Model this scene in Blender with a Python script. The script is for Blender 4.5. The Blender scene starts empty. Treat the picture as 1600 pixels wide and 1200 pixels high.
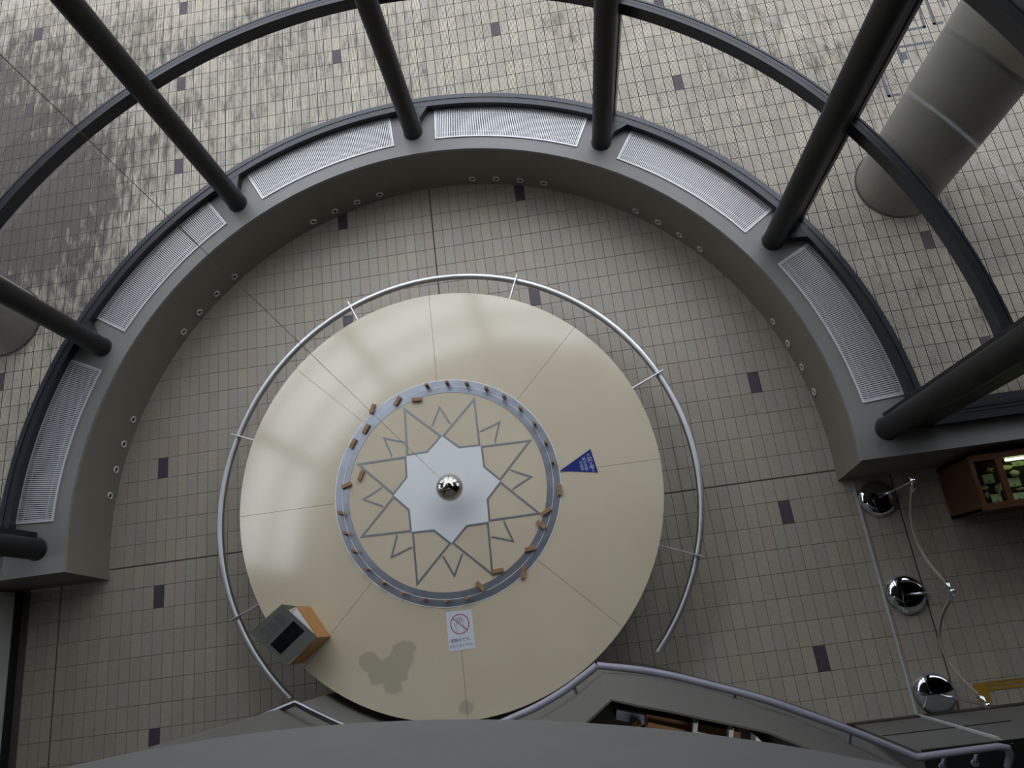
import bpy, bmesh, math, random
from mathutils import Vector, Matrix
random.seed(7)
S = bpy.context.scene
COL = S.collection
PI = math.pi
def R(a): return math.radians(a)

# ------------------------------------------------------------------ camera, sky, lights, exposure
CAMZ = 6.51339
M = ((0.98793383, 0.12136014, 0.0962209), (-0.14546251, 0.94038299, 0.30744185), (-0.05317331, -0.31772874, 0.94668952))
cam_d = bpy.data.cameras.new('camera'); cam = bpy.data.objects.new('camera', cam_d); COL.objects.link(cam)
rx = Vector((M[0][0], -M[0][1], -M[0][2])); ry = -Vector((M[1][0], -M[1][1], -M[1][2])); rz = -Vector((M[2][0], -M[2][1], -M[2][2]))
mw = Matrix(((rx.x, ry.x, rz.x, 0), (rx.y, ry.y, rz.y, 0), (rx.z, ry.z, rz.z, CAMZ), (0, 0, 0, 1)))
cam.matrix_world = mw
cam_d.sensor_fit = 'HORIZONTAL'; cam_d.sensor_width = 36.0; cam_d.lens = 36.0 * 1127.836 / 1600.0
cam_d.clip_start = 0.02; cam_d.clip_end = 200
S.camera = cam

W = bpy.data.worlds.new('overcast_sky'); S.world = W; W.use_nodes = True
wn = W.node_tree; wn.nodes.clear()
wo = wn.nodes.new('ShaderNodeOutputWorld'); wb = wn.nodes.new('ShaderNodeBackground')
wt = wn.nodes.new('ShaderNodeTexCoord'); wsx = wn.nodes.new('ShaderNodeSeparateXYZ'); wr = wn.nodes.new('ShaderNodeValToRGB')
wn.links.new(wt.outputs['Generated'], wsx.inputs[0]); wn.links.new(wsx.outputs['Z'], wr.inputs[0])
wn.links.new(wr.outputs[0], wb.inputs['Color']); wn.links.new(wb.outputs[0], wo.inputs['Surface'])
wr.color_ramp.elements[0].position = 0.0; wr.color_ramp.elements[0].color = (0.46, 0.51, 0.60, 1)
wr.color_ramp.elements[1].position = 1.0; wr.color_ramp.elements[1].color = (0.97, 1.0, 1.06, 1)
wb.inputs['Strength'].default_value = 3.3

def area(name, loc, sx, sy, power, color, rot=(0, 0, 0)):
    l = bpy.data.lights.new(name, 'AREA'); l.shape = 'RECTANGLE'; l.size = sx; l.size_y = sy; l.energy = power; l.color = color
    o = bpy.data.objects.new(name, l); COL.objects.link(o); o.location = loc; o.rotation_euler = rot; return o

area('booth_fill_light', (0.45, -1.1, 3.58), 0.9, 0.4, 5.0, (1.0, 0.95, 0.86))  # added fill with no lamp behind it, brightens items behind the core wall

vs = S.view_settings
vs.view_transform = 'Standard'; vs.look = 'None'; vs.gamma = 1.0; vs.use_curve_mapping = False
vs.exposure = 0.22

# ------------------------------------------------------------------ helpers
def lin(c, m=0.68):
    return tuple(m * (x / 255 / 12.92) if x / 255 <= 0.04045 else m * ((x / 255 + 0.055) / 1.055) ** 2.4 for x in c)

class NT:
    def __init__(s, name):
        s.m = bpy.data.materials.new(name); s.m.use_nodes = True; s.t = s.m.node_tree
        s.b = s.t.nodes['Principled BSDF']; s.out = s.t.nodes['Material Output']
    def n(s, typ, **kw):
        nd = s.t.nodes.new(typ)
        for k, v in kw.items():
            if k.startswith('i_'):
                key = k[2:]; key = int(key) if key.isdigit() else key
                nd.inputs[key].default_value = v
            else: setattr(nd, k, v)
        return nd
    def l(s, a, b): s.t.links.new(a, b)
    def pos(s): return s.n('ShaderNodeNewGeometry').outputs['Position']
    def noise(s, scale, detail=3, vec=None, rough=0.55):
        nd = s.n('ShaderNodeTexNoise'); nd.inputs['Scale'].default_value = scale; nd.inputs['Detail'].default_value = detail
        nd.inputs['Roughness'].default_value = rough
        s.l(vec if vec is not None else s.pos(), nd.inputs['Vector']); return nd
    def ramp(s, fac, stops):
        nd = s.n('ShaderNodeValToRGB'); e = nd.color_ramp.elements
        while len(e) < len(stops): e.new(0.5)
        for el, (p, c) in zip(e, stops):
            el.position = p; el.color = (c, c, c, 1) if isinstance(c, (int, float)) else (*c, 1)
        s.l(fac, nd.inputs[0]); return nd.outputs[0]
    def math(s, op, a, b=None, c=None):
        nd = s.n('ShaderNodeMath'); nd.operation = op
        for i, v in enumerate((a, b, c)):
            if v is None: continue
            if isinstance(v, (int, float)): nd.inputs[i].default_value = v
            else: s.l(v, nd.inputs[i])
        return nd.outputs[0]
    def mix(s, fac, a, b, mode='MIX'):
        nd = s.n('ShaderNodeMix'); nd.data_type = 'RGBA'; nd.blend_type = mode
        for i, v in ((0, fac), (6, a), (7, b)):
            if isinstance(v, (int, float)): nd.inputs[i].default_value = v
            elif isinstance(v, tuple): nd.inputs[i].default_value = (*v, 1)
            else: s.l(v, nd.inputs[i])
        return nd.outputs[2]
    def bump(s, h, strength=0.2, dist=0.01):
        nd = s.n('ShaderNodeBump'); nd.inputs['Strength'].default_value = strength; nd.inputs['Distance'].default_value = dist
        s.l(h, nd.inputs['Height']); s.l(nd.outputs[0], s.b.inputs['Normal'])

def pbr(name, c, rough=0.5, metal=0.0, var=0.12, scale=6.0, bump=0.0, bscale=60, coat=0.0, spec=0.5):
    k = NT(name); c = lin(c, 1.0 if metal > 0.5 else 0.68)
    nz = k.noise(scale, 4)
    v = k.ramp(nz.outputs[0], [(0.3, 1 - var), (0.7, 1 + var)])
    k.l(k.mix(1.0, c, v, 'MULTIPLY'), k.b.inputs['Base Color'])
    k.b.inputs['Roughness'].default_value = rough; k.b.inputs['Metallic'].default_value = metal
    k.b.inputs['Coat Weight'].default_value = coat; k.b.inputs['Coat Roughness'].default_value = 0.15
    k.b.inputs['Specular IOR Level'].default_value = spec
    if bump: k.bump(k.noise(bscale, 3).outputs[0], bump)
    return k.m

def wloc(o):
    v = Vector((0, 0, 0))
    while o is not None: v = v + o.location; o = o.parent
    return v

class MB:
    def __init__(s): s.v = []; s.f = []
    def add(s, vs_, fs):
        o = len(s.v); s.v += [tuple(v) for v in vs_]; s.f += [tuple(i + o for i in f) for f in fs]; return s
    def box(s, x0, x1, y0, y1, z0, z1):
        return s.add([(x0, y0, z0), (x1, y0, z0), (x1, y1, z0), (x0, y1, z0), (x0, y0, z1), (x1, y0, z1), (x1, y1, z1), (x0, y1, z1)],
                     [(3, 2, 1, 0), (4, 5, 6, 7), (0, 1, 5, 4), (1, 2, 6, 5), (2, 3, 7, 6), (3, 0, 4, 7)])
    def obox(s, c, u, hu, v, hv, z0, z1):
        u = Vector((*u, 0)).normalized(); v = Vector((*v, 0)).normalized(); c = Vector((c[0], c[1], 0))
        q = [c - u * hu - v * hv, c + u * hu - v * hv, c + u * hu + v * hv, c - u * hu + v * hv]
        return s.prism([(p.x, p.y) for p in q], z0, z1)
    def prism(s, poly, z0, z1, top=None):
        n = len(poly); a = sum(poly[i][0] * poly[(i + 1) % n][1] - poly[(i + 1) % n][0] * poly[i][1] for i in range(n))
        if a < 0:
            poly = poly[::-1]
            if top: top = top[::-1]
        t = top or poly
        return s.add([(x, y, z0) for x, y in poly] + [(x, y, z1) for x, y in t],
                     [tuple(range(n))[::-1], tuple(range(n, 2 * n))] + [(i, (i + 1) % n, (i + 1) % n + n, i + n) for i in range(n)])
    def arc(s, c, r0, r1, z0, z1, a0, a1, n=24):
        vs_ = []
        for i in range(n + 1):
            a = R(a0 + (a1 - a0) * i / n); cx, cy = math.cos(a), math.sin(a)
            vs_ += [(c[0] + r0 * cx, c[1] + r0 * cy, z0), (c[0] + r1 * cx, c[1] + r1 * cy, z0), (c[0] + r1 * cx, c[1] + r1 * cy, z1), (c[0] + r0 * cx, c[1] + r0 * cy, z1)]
        fs = []
        for i in range(n):
            for k in range(4):
                fs.append((4 * i + k, 4 * i + (k + 1) % 4, 4 * i + 4 + (k + 1) % 4, 4 * i + 4 + k))
        if abs(a1 - a0) < 359.99: fs += [(0, 3, 2, 1), (4 * n, 4 * n + 1, 4 * n + 2, 4 * n + 3)]
        return s.add(vs_, fs)
    def tube(s, pts, r, seg=12, cap=True):
        pts = [Vector(p) for p in pts]; n = len(pts); rings = []
        rr = r if isinstance(r, (list, tuple)) else [r] * n
        up = None
        for i, p in enumerate(pts):
            t = ((pts[min(i + 1, n - 1)] - p).normalized() + (p - pts[max(i - 1, 0)]).normalized())
            t = t.normalized() if t.length > 1e-6 else Vector((0, 0, 1))
            if up is None:
                up = Vector((0, 0, 1)) if abs(t.z) < 0.9 else Vector((1, 0, 0))
            a = t.cross(up).normalized(); b = a.cross(t).normalized(); up = b
            rings.append([p + (a * math.cos(2 * PI * k / seg) + b * math.sin(2 * PI * k / seg)) * rr[i] for k in range(seg)])
        vs_ = [v for g in rings for v in g]; fs = []
        for i in range(n - 1):
            for k in range(seg):
                fs.append((i * seg + k, i * seg + (k + 1) % seg, (i + 1) * seg + (k + 1) % seg, (i + 1) * seg + k))
        if cap: fs += [tuple(range(seg))[::-1], tuple(range((n - 1) * seg, n * seg))]
        return s.add(vs_, fs)
    def lathe(s, c, prof, seg=32, close=True):
        vs_ = []; n = len(prof)
        for r, z in prof:
            for k in range(seg):
                a = 2 * PI * k / seg; vs_.append((c[0] + r * math.cos(a), c[1] + r * math.sin(a), z))
        fs = [(i * seg + k, i * seg + (k + 1) % seg, (i + 1) * seg + (k + 1) % seg, (i + 1) * seg + k) for i in range(n - 1) for k in range(seg)]
        if close: fs += [tuple(range(seg))[::-1], tuple(range((n - 1) * seg, n * seg))]
        return s.add(vs_, fs)
    def build(s, name, mat, parent=None, smooth=None, bevel=0, loc=None):
        me = bpy.data.meshes.new(name); org = Vector(loc) if loc is not None else Vector((0, 0, 0))
        me.from_pydata([tuple(Vector(v) - org) for v in s.v], [], s.f); me.validate()
        bm = bmesh.new(); bm.from_mesh(me); bmesh.ops.recalc_face_normals(bm, faces=bm.faces); bm.to_mesh(me); bm.free()
        me.materials.append(mat)
        o = bpy.data.objects.new(name, me); COL.objects.link(o); o.location = org
        if smooth:
            me.shade_smooth()
            me.set_sharp_from_angle(angle=R(smooth))
        if bevel:
            md = o.modifiers.new('bevel', 'BEVEL'); md.width = bevel; md.segments = 2; md.limit_method = 'ANGLE'
        if parent is not None:
            o.parent = parent; o.location = org - wloc(parent)
        return o

def empty(name, loc=(0, 0, 0)):
    o = bpy.data.objects.new(name, None); COL.objects.link(o); o.location = loc; o.empty_display_size = 0.1; return o
def tag(o, label=None, cat=None, group=None, kind=None):
    if label: o['label'] = label
    if cat: o['category'] = cat
    if group: o['group'] = group
    if kind: o['kind'] = kind
    return o
def thing(name, label, cat, loc=(0, 0, 0), group=None): return tag(empty(name, loc), label, cat, group)
def struct(o): o['kind'] = 'structure'; return o

def text(body, size, loc, ang, mat, parent, name, thick=0.0006, align='CENTER', xs=1.0):
    c = bpy.data.curves.new('tmp', 'FONT'); c.body = body; c.size = size; c.align_x = align; c.align_y = 'CENTER'; c.extrude = thick
    o = bpy.data.objects.new('tmp', c); COL.objects.link(o)
    dg = bpy.context.evaluated_depsgraph_get(); me = bpy.data.meshes.new_from_object(o.evaluated_get(dg))
    bpy.data.objects.remove(o); bpy.data.curves.remove(c)
    me.materials.clear(); me.materials.append(mat); me.name = name
    n = bpy.data.objects.new(name, me); COL.objects.link(n); n.rotation_euler = (0, 0, R(ang)); n.scale = (xs, 1, 1)
    n.parent = parent; n.location = Vector(loc) - wloc(parent)
    return n

# ------------------------------------------------------------------ materials
CEN = (-0.968, 1.142)
def P(r, deg, z=None):
    a = R(deg); x = CEN[0] + r * math.cos(a); y = CEN[1] + r * math.sin(a)
    return (x, y) if z is None else (x, y, z)

# tile lattices (measured): indoor and outdoor paving
IX0, IPX, IY0, IPY = -3.812, 0.0995, 0.658, 0.2
OX0, OPX, OY0, OPY = -3.745, 0.09765, 5.29, 0.1895

def tile_mat(name, x0, px, y0, py, cols, rough, dirt_shade=False, contrast=1.0):
    k = NT(name); pos = k.pos(); sp = k.n('ShaderNodeSeparateXYZ'); k.l(pos, sp.inputs[0])
    ix = k.math('ROUND', k.math('DIVIDE', k.math('SUBTRACT', sp.outputs[0], x0), px))
    iy = k.math('ROUND', k.math('DIVIDE', k.math('SUBTRACT', sp.outputs[1], y0), py))
    cb = k.n('ShaderNodeCombineXYZ'); k.l(ix, cb.inputs[0]); k.l(iy, cb.inputs[1])
    wn_ = k.n('ShaderNodeTexWhiteNoise'); wn_.noise_dimensions = '3D'; k.l(cb.outputs[0], wn_.inputs['Vector'])
    base = k.ramp(wn_.outputs['Value'], [(i / (len(cols) - 1), lin(c)) for i, c in enumerate(cols)])
    fine = k.ramp(k.noise(35, 4).outputs[0], [(0.3, 0.93), (0.7, 1.05)])
    c = k.mix(1.0, base, fine, 'MULTIPLY')
    if dirt_shade:
        # dark weathering, streaked along the tile ribs, heavy over the west part of the terrace
        mp = k.n('ShaderNodeMapping'); mp.inputs['Scale'].default_value = (4.5, 1.3, 1); k.l(pos, mp.inputs[0])
        st = k.noise(2.6, 7, mp.outputs[0], 0.7)
        big = k.noise(0.9, 3)
        def blob(x, y, rad, wt):
            d = k.n('ShaderNodeVectorMath'); d.operation = 'DISTANCE'; k.l(pos, d.inputs[0]); d.inputs[1].default_value = (x, y, 0)
            return k.math('MULTIPLY', k.math('MAXIMUM', k.math('SUBTRACT', 1.0, k.math('DIVIDE', d.outputs['Value'], rad)), 0.0), wt)
        m = blob(-5.9, 6.2, 2.6, 1.12)
        m = k.math('ADD', m, blob(-5.35, 4.75, 1.7, 1.05))
        m = k.math('ADD', m, blob(3.2, 6.2, 1.8, 0.35))
        m = k.math('ADD', m, blob(-2.8, 6.8, 2.4, 0.35))
        f = k.math('ADD', k.math('MULTIPLY', k.math('SUBTRACT', st.outputs[0], 0.5), 3.4), k.math('ADD', m, k.math('MULTIPLY', k.math('SUBTRACT', big.outputs[0], 0.5), 1.6)))
        mask = k.ramp(f, [(0.15, 0.0), (0.95, 0.88)])
        c = k.mix(mask, c, lin((62, 50, 46)))
        gm = k.math('MULTIPLY', k.math('MINIMUM', k.math('MAXIMUM', k.math('MULTIPLY', k.math('ADD', sp.outputs[2], 0.001), -400.0), 0.0), 1.0), 0.75)  # grooves darkened in colour: rib shade deepened, along with their dirt
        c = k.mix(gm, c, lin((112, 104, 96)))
        wht = k.ramp(k.noise(2.2, 5).outputs[0], [(0.35, 0.86), (0.65, 1.06)])
        c = k.mix(1.0, c, wht, 'MULTIPLY')
    k.l(c, k.b.inputs['Base Color'])
    k.b.inputs['Roughness'].default_value = rough
    k.bump(k.noise(90, 3).outputs[0], 0.08)
    return k.m

m_tile_in = tile_mat('glazed beige floor tile', IX0, IPX, IY0, IPY, [(180, 170, 154), (188, 178, 161), (182, 174, 162), (192, 181, 162), (184, 174, 159), (186, 172, 157)], 0.42)
m_tile_dark = pbr('dark purple grey tile', (84, 76, 88), 0.45, var=0.08)
m_tile_out = tile_mat('ribbed cream paving tile', OX0, OPX, OY0, OPY, [(200, 191, 174), (210, 201, 183), (192, 184, 170), (212, 202, 181), (202, 193, 176)], 0.7, dirt_shade=True)
m_grout_in = pbr('floor grout', (92, 86, 78), 0.85)
m_grout_out = pbr('dark paving joints', (60, 55, 50), 0.9)
m_concrete = pbr('grey painted concrete', (118, 116, 112), 0.6, var=0.05, bump=0.05)
m_wall_in = pbr('grey plaster wall', (140, 133, 119), 0.7, var=0.05, bump=0.06)
m_sill = pbr('grey painted sill', (152, 150, 148), 0.45, var=0.05, scale=3)
m_steel = pbr('charcoal painted steel', (24, 23, 22), 0.5, var=0.1, scale=2)
m_frame = pbr('dark bronze aluminium frame', (62, 64, 70), 0.3, metal=0.3, var=0.08)
m_gasket = pbr('black rubber gasket', (16, 17, 20), 0.6)
m_alu = pbr('bright aluminium', (252, 253, 254), 0.4, metal=0.2, var=0.04)
m_duct = pbr('black duct interior', (12, 14, 16), 0.9)
m_chrome = pbr('polished chrome', (205, 208, 214), 0.06, metal=1.0, var=0.02)
m_satin = pbr('brushed stainless rail', (205, 206, 208), 0.40, metal=1.0, var=0.06)
m_ball = pbr('polished steel bob', (176, 170, 162), 0.10, metal=1.0, var=0.03)
m_inlay = pbr('brushed steel inlay', (128, 132, 140), 0.42, metal=0.85, var=0.05)
m_white = pbr('white laminate', (244, 248, 248), 0.35, var=0.02)
m_paper = pbr('white paper', (226, 232, 240), 0.6, var=0.02)
m_red = pbr('crimson print', (170, 30, 66), 0.6, var=0.03)
m_ink = pbr('grey blue ink', (70, 78, 100), 0.7, var=0.03)
m_blue = pbr('deep blue acrylic', (14, 32, 128), 0.35, var=0.04)
m_pale = pbr('pale blue lettering', (190, 205, 235), 0.5, var=0.03)
m_dark = pbr('black edge band', (24, 24, 22), 0.6)
m_rope = pbr('beige cord rope', (168, 155, 136), 0.85, bump=0.5, bscale=220)
m_yellow = pbr('yellow tactile strip', (176, 140, 30), 0.6, var=0.15, scale=20)
m_plate = pbr('grey printed plate', (108, 112, 104), 0.4, var=0.04)
m_screen = pbr('black display window', (20, 21, 28), 0.18, var=0.05)
m_card = pbr('pale green label card', (176, 200, 146), 0.7, var=0.04)
m_shell = pbr('cream shell', (208, 200, 150), 0.5, var=0.12, scale=40)
m_coral = pbr('yellow brown coral', (176, 140, 60), 0.6, var=0.2, scale=60)
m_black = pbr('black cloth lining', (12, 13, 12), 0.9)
m_mould = pbr('grey pvc moulding', (205, 210, 205), 0.5, var=0.04)
m_dkchrome = pbr('dark chrome', (120, 118, 122), 0.2, metal=1.0)
m_core = pbr('brown grey plaster', (108, 105, 98), 0.6, var=0.05, bump=0.05)
m_vent = pbr('pale grey vent rim', (240, 236, 226), 0.3, var=0.03)
m_wall_dark = pbr('dim back wall', (48, 45, 42), 0.8, var=0.05)
m_wall_pale = pbr('pale grey wall', (200, 202, 194), 0.7, var=0.04)
m_gold = pbr('gold foil', (190, 150, 70), 0.3, metal=0.8, var=0.3, scale=80)
m_cardboard = pbr('brown cardboard', (138, 102, 72), 0.8, var=0.1)
m_mag = pbr('blue and white print', (150, 160, 185), 0.4, var=0.3, scale=25)
m_railp = pbr('grey vinyl handrail', (164, 164, 176), 0.35, var=0.05)

def wood(name, a, b, rough=0.4, scale=10):
    k = NT(name); mp = k.n('ShaderNodeMapping'); mp.inputs['Scale'].default_value = (1, 1, 6); k.l(k.pos(), mp.inputs[0])
    nz = k.noise(scale, 5, mp.outputs[0]); k.l(k.ramp(nz.outputs[0], [(0.3, lin(a)), (0.7, lin(b))]), k.b.inputs['Base Color'])
    k.b.inputs['Roughness'].default_value = rough; return k.m
m_wood = wood('orange oak', (176, 118, 50), (196, 136, 62))
m_redwood = wood('red brown varnished wood', (82, 54, 36), (100, 66, 42), 0.35)
m_peg = wood('peg wood', (150, 112, 76), (176, 134, 92), 0.6, 30)

def table_mat():
    k = NT('cream laminate table top'); pos = k.pos()
    base = k.ramp(k.noise(1.3, 2).outputs[0], [(0.35, lin((222, 208, 178))), (0.65, lin((228, 215, 186)))])
    d = []
    nzv = k.noise(7, 3)
    for (x, y, rad) in ((-1.43, -0.10, 0.105), (-1.50, -0.19, 0.11), (-1.62, -0.20, 0.09), (-1.70, -0.12, 0.07), (-1.52, -0.29, 0.07), (-1.37, -0.05, 0.05), (-0.98, -0.52, 0.05)):
        dd = k.n('ShaderNodeVectorMath'); dd.operation = 'DISTANCE'; k.l(pos, dd.inputs[0]); dd.inputs[1].default_value = (x, y, 0.70)
        d.append(k.math('SUBTRACT', dd.outputs['Value'], rad))
    m = d[0]
    for q in d[1:]: m = k.math('MINIMUM', m, q)
    m = k.math('ADD', m, k.math('MULTIPLY', k.math('SUBTRACT', nzv.outputs[0], 0.5), 0.10))
    mask = k.ramp(k.math('ADD', k.math('MULTIPLY', m, -12), 0.5), [(0.35, 0.0), (0.6, 0.5)])
    k.l(k.mix(mask, base, lin((158, 150, 132))), k.b.inputs['Base Color'])
    k.b.inputs['Roughness'].default_value = 0.5
    k.b.inputs['Coat Weight'].default_value = 1.0; k.b.inputs['Coat IOR'].default_value = 1.8; k.b.inputs['Coat Roughness'].default_value = 0.13
    k.bump(k.noise(2.2, 2).outputs[0], 0.05, 0.02)
    return k.m
m_table = table_mat()

def glass_mat():
    k = NT('window glass'); k.t.nodes.remove(k.b)
    g = k.n('ShaderNodeNewGeometry'); dt = k.n('ShaderNodeVectorMath'); dt.operation = 'DOT_PRODUCT'
    k.l(g.outputs['Normal'], dt.inputs[0]); k.l(g.outputs['Incoming'], dt.inputs[1])
    co = k.math('SUBTRACT', 1.0, k.math('ABSOLUTE', dt.outputs['Value']))
    fr = k.math('ADD', 0.035, k.math('MULTIPLY', k.math('POWER', co, 5.0), 0.75))
    tr = k.n('ShaderNodeBsdfTransparent'); tr.inputs['Color'].default_value = (0.985, 0.99, 0.99, 1)
    gl = k.n('ShaderNodeBsdfGlossy'); gl.inputs['Roughness'].default_value = 0.0
    mx = k.n('ShaderNodeMixShader'); k.l(fr, mx.inputs[0]); k.l(tr.outputs[0], mx.inputs[1]); k.l(gl.outputs[0], mx.inputs[2])
    k.l(mx.outputs[0], k.out.inputs['Surface']); return k.m
m_glass = glass_mat()
def emit(name, c, st):
    k = NT(name); k.b.inputs['Emission Color'].default_value = (*c, 1); k.b.inputs['Emission Strength'].default_value = st
    k.b.inputs['Base Color'].default_value = (*c, 1); return k.m
m_tube_lamp = emit('warm fluorescent tube', (1.0, 0.92, 0.62), 9.0)
m_case_lamp = emit('greenish case tube', (0.80, 1.0, 0.48), 4.5)

# ------------------------------------------------------------------ view test used only to decide which floor tiles are worth building
def px(x, y, z=0.0):
    p = (x, -y, CAMZ - z); c = [sum(M[i][j] * p[j] for j in range(3)) for i in range(3)]
    return 800 + 1127.836 * c[0] / c[2], 600 + 1127.836 * c[1] / c[2]

# ------------------------------------------------------------------ floors
FL_IN = [(-5.6, -9), (9, -9), (9, 0.95), (2.37, 0.95), (2.37, 1.142)] + [P(3.40, a) for a in range(0, 181, 6)] + [(-4.37, 0.95), (-5.6, 0.95)]
floor = struct(MB().prism(FL_IN, -0.2, -0.0035).build('floor', m_grout_in))
OUTB = 14.0
FL_OUT = [(-OUTB, 1.2), (-4.5, 1.2)] + [P(3.6, a) for a in range(180, -1, -6)] + [(OUTB, 1.2), (OUTB, 16), (-OUTB, 16)]
struct(MB().box(-14, 14, -9.2, 16, -0.6, -0.2).build('ground', m_grout_out))
struct(MB().box(2.2, 9.0, 0.90, 1.25, -0.2, -0.01).box(-9.0, -4.1, 0.90, 1.25, -0.2, -0.01).build('trim_4', m_grout_out))
floor_out = struct(MB().prism(FL_OUT, -0.2, -0.004).build('floor_outside', m_grout_out))

def inner_ok(x, y):
    if y > 0.90: return math.hypot(x - CEN[0], y - CEN[1]) < 3.47
    return -5.10 < x < 6.0 and y > -2.3
dark_in = {(i * 19, j) for i in range(-1, 6) for j in range(-18, 40, 6)}
JX = (-4.77, -0.99, 2.81)      # movement joints, a little wider
tiles = []
for i in range(-14, 100):
    for j in range(-15, 24):
        x = IX0 + i * IPX; y = IY0 + j * IPY
        if inner_ok(x, y): tiles.append((math.hypot(x, y), i, j, x, y))
def hidden_in(x, y):
    return math.hypot(x - CEN[0] * 1.0, y - CEN[1]) < 1.0 or px(x, y)[1] > 1190 or px(x, y)[0] < 20 or px(x, y)[0] > 1585 or math.hypot(x + 1.082, y - 1.281) < 1.88 or (y < -0.5 and -2.3 < x < 1.6)
tiles.sort()
def inner_tile_verts(mb, i, x, y, j=0):
    g = 0.0018; b = 0.0022
    x0 = x - IPX / 2 + g; x1 = x + IPX / 2 - g; y0 = y - IPY / 2 + g; y1 = y + IPY / 2 - g
    if i in (28, -10, 66): x1 -= 0.005
    if i in (29, -9, 67): x0 += 0.005
    if j == 1: y1 -= 0.005
    if j == 2: y0 += 0.005
    mb.add([(x0, y0, -0.010), (x1, y0, -0.010), (x1, y1, -0.010), (x0, y1, -0.010), (x0, y0, -0.0012), (x1, y0, -0.0012), (x1, y1, -0.0012), (x0, y1, -0.0012),
            (x0 + b, y0 + b, 0), (x1 - b, y0 + b, 0), (x1 - b, y1 - b, 0), (x0 + b, y1 - b, 0)],
           [(8, 9, 10, 11)] + [(k, (k + 1) % 4, (k + 1) % 4 + 4, k + 4) for k in range(4)] + [(k + 4, (k + 1) % 4 + 4, (k + 1) % 4 + 8, k + 8) for k in range(4)])
def piece_mesh(name, fn, mat):
    mb = MB(); fn(mb); me = bpy.data.meshes.new(name); me.from_pydata(mb.v, [], mb.f); me.materials.append(mat); return me
tile_cache = {}
def inner_piece(i, j, x, y, dark):
    key = ('L' if i in (28, -10, 66) else 'R' if i in (29, -9, 67) else 'N', 1 if j == 1 else 2 if j == 2 else 0, dark)
    if key not in tile_cache:
        ii = {'L': 28, 'R': 29, 'N': 0}[key[0]]
        tile_cache[key] = piece_mesh('floor_tile', lambda mb: inner_tile_verts(mb, ii, 0, 0, key[1]), m_tile_dark if dark else m_tile_in)
    o = bpy.data.objects.new('dark_floor_tile' if dark else 'floor_tile', tile_cache[key]); COL.objects.link(o); o.parent = floor
    o.location = (x, y, random.uniform(-0.0004, 0.0004)); return o
rest = MB(); nobj = 0
for d, i, j, x, y in tiles:
    dark = (i, j) in dark_in
    if dark or (nobj < 290 and not hidden_in(x, y)):
        o = inner_piece(i, j, x, y, dark)
        if dark: o['label'] = 'dark purple grey tile'
        else: nobj += 1
    else: inner_tile_verts(rest, i, x, y, j)
ro = rest.build('floor_tiles', m_tile_in, floor); ro['kind'] = 'stuff'

# outdoor paving: each tile carries six raised ribs
def outer_tile(mb, x, y, plain=False):
    g = 0.0036; x0 = x - OPX / 2 + g; x1 = x + OPX / 2 - g; y0 = y - OPY / 2 + g; y1 = y + OPY / 2 - g
    n = 7; w = (x1 - x0) / n; prof = [(x0, -0.012)]
    for k in range(n):
        a = x0 + k * w
        if plain: continue
        prof += [(a + 0.0012, -0.006), (a + 0.0032, 0.0), (a + w - 0.0034, 0.0), (a + w - 0.0014, -0.006)]
    if plain: prof += [(x0, 0.0), (x1, 0.0)]
    prof += [(x1, -0.012)]; m = len(prof)
    mb.add([(p, y0, z) for p, z in prof] + [(p, y1, z) for p, z in prof],
           [(k, k + 1, k + 1 + m, k + m) for k in range(m - 1)] + [tuple(range(m))[::-1], tuple(range(m, 2 * m))])
def outer_ok(x, y):
    r = math.hypot(x - CEN[0], y - CEN[1])
    if y < 1.30 or (r < 3.93): return False
    u, v = px(x, y); return -160 < u < 1760 and -140 < v < 1300
dark_out = {(i * 19, j) for i in range(-3, 4) for j in range(-24, 24, 6)} | {(77, -12), (79, -18)}
dark_out -= {(76, -12)}
ot = []
for i in range(-60, 130):
    for j in range(-25, 30):
        x = OX0 + i * OPX; y = OY0 + j * OPY
        if outer_ok(x, y) and math.hypot(x - 3.67, y - 3.68) > 0.30 and math.hypot(x + 5.60, y - 3.70) > 0.30: ot.append((math.hypot(x, y), i, j, x, y))
ot.sort(); nobj = 0; rest = MB()
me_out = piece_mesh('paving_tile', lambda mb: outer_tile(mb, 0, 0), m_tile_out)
me_outd = piece_mesh('dark_paving_tile', lambda mb: outer_tile(mb, 0, 0), pbr('dark plum paving tile', (84, 72, 84), 0.7, var=0.12))
for d, i, j, x, y in ot:
    dark = (i, j) in dark_out; u, v = px(x, y)
    if dark or (nobj < 285 and 10 < u < 1590 and 5 < v < 640 and math.hypot(x - CEN[0], y - CEN[1]) > 4.15):
        o = bpy.data.objects.new('dark_paving_tile' if dark else 'paving_tile', me_outd if dark else me_out); COL.objects.link(o); o.parent = floor_out
        o.location = (x, y, random.uniform(-0.0006, 0.0006))
        if dark: o['label'] = 'dark purple grey ribbed tile'
        else: nobj += 1
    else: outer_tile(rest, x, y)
ro = rest.build('paving_tiles', m_tile_out, floor_out); ro['kind'] = 'stuff'
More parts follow.
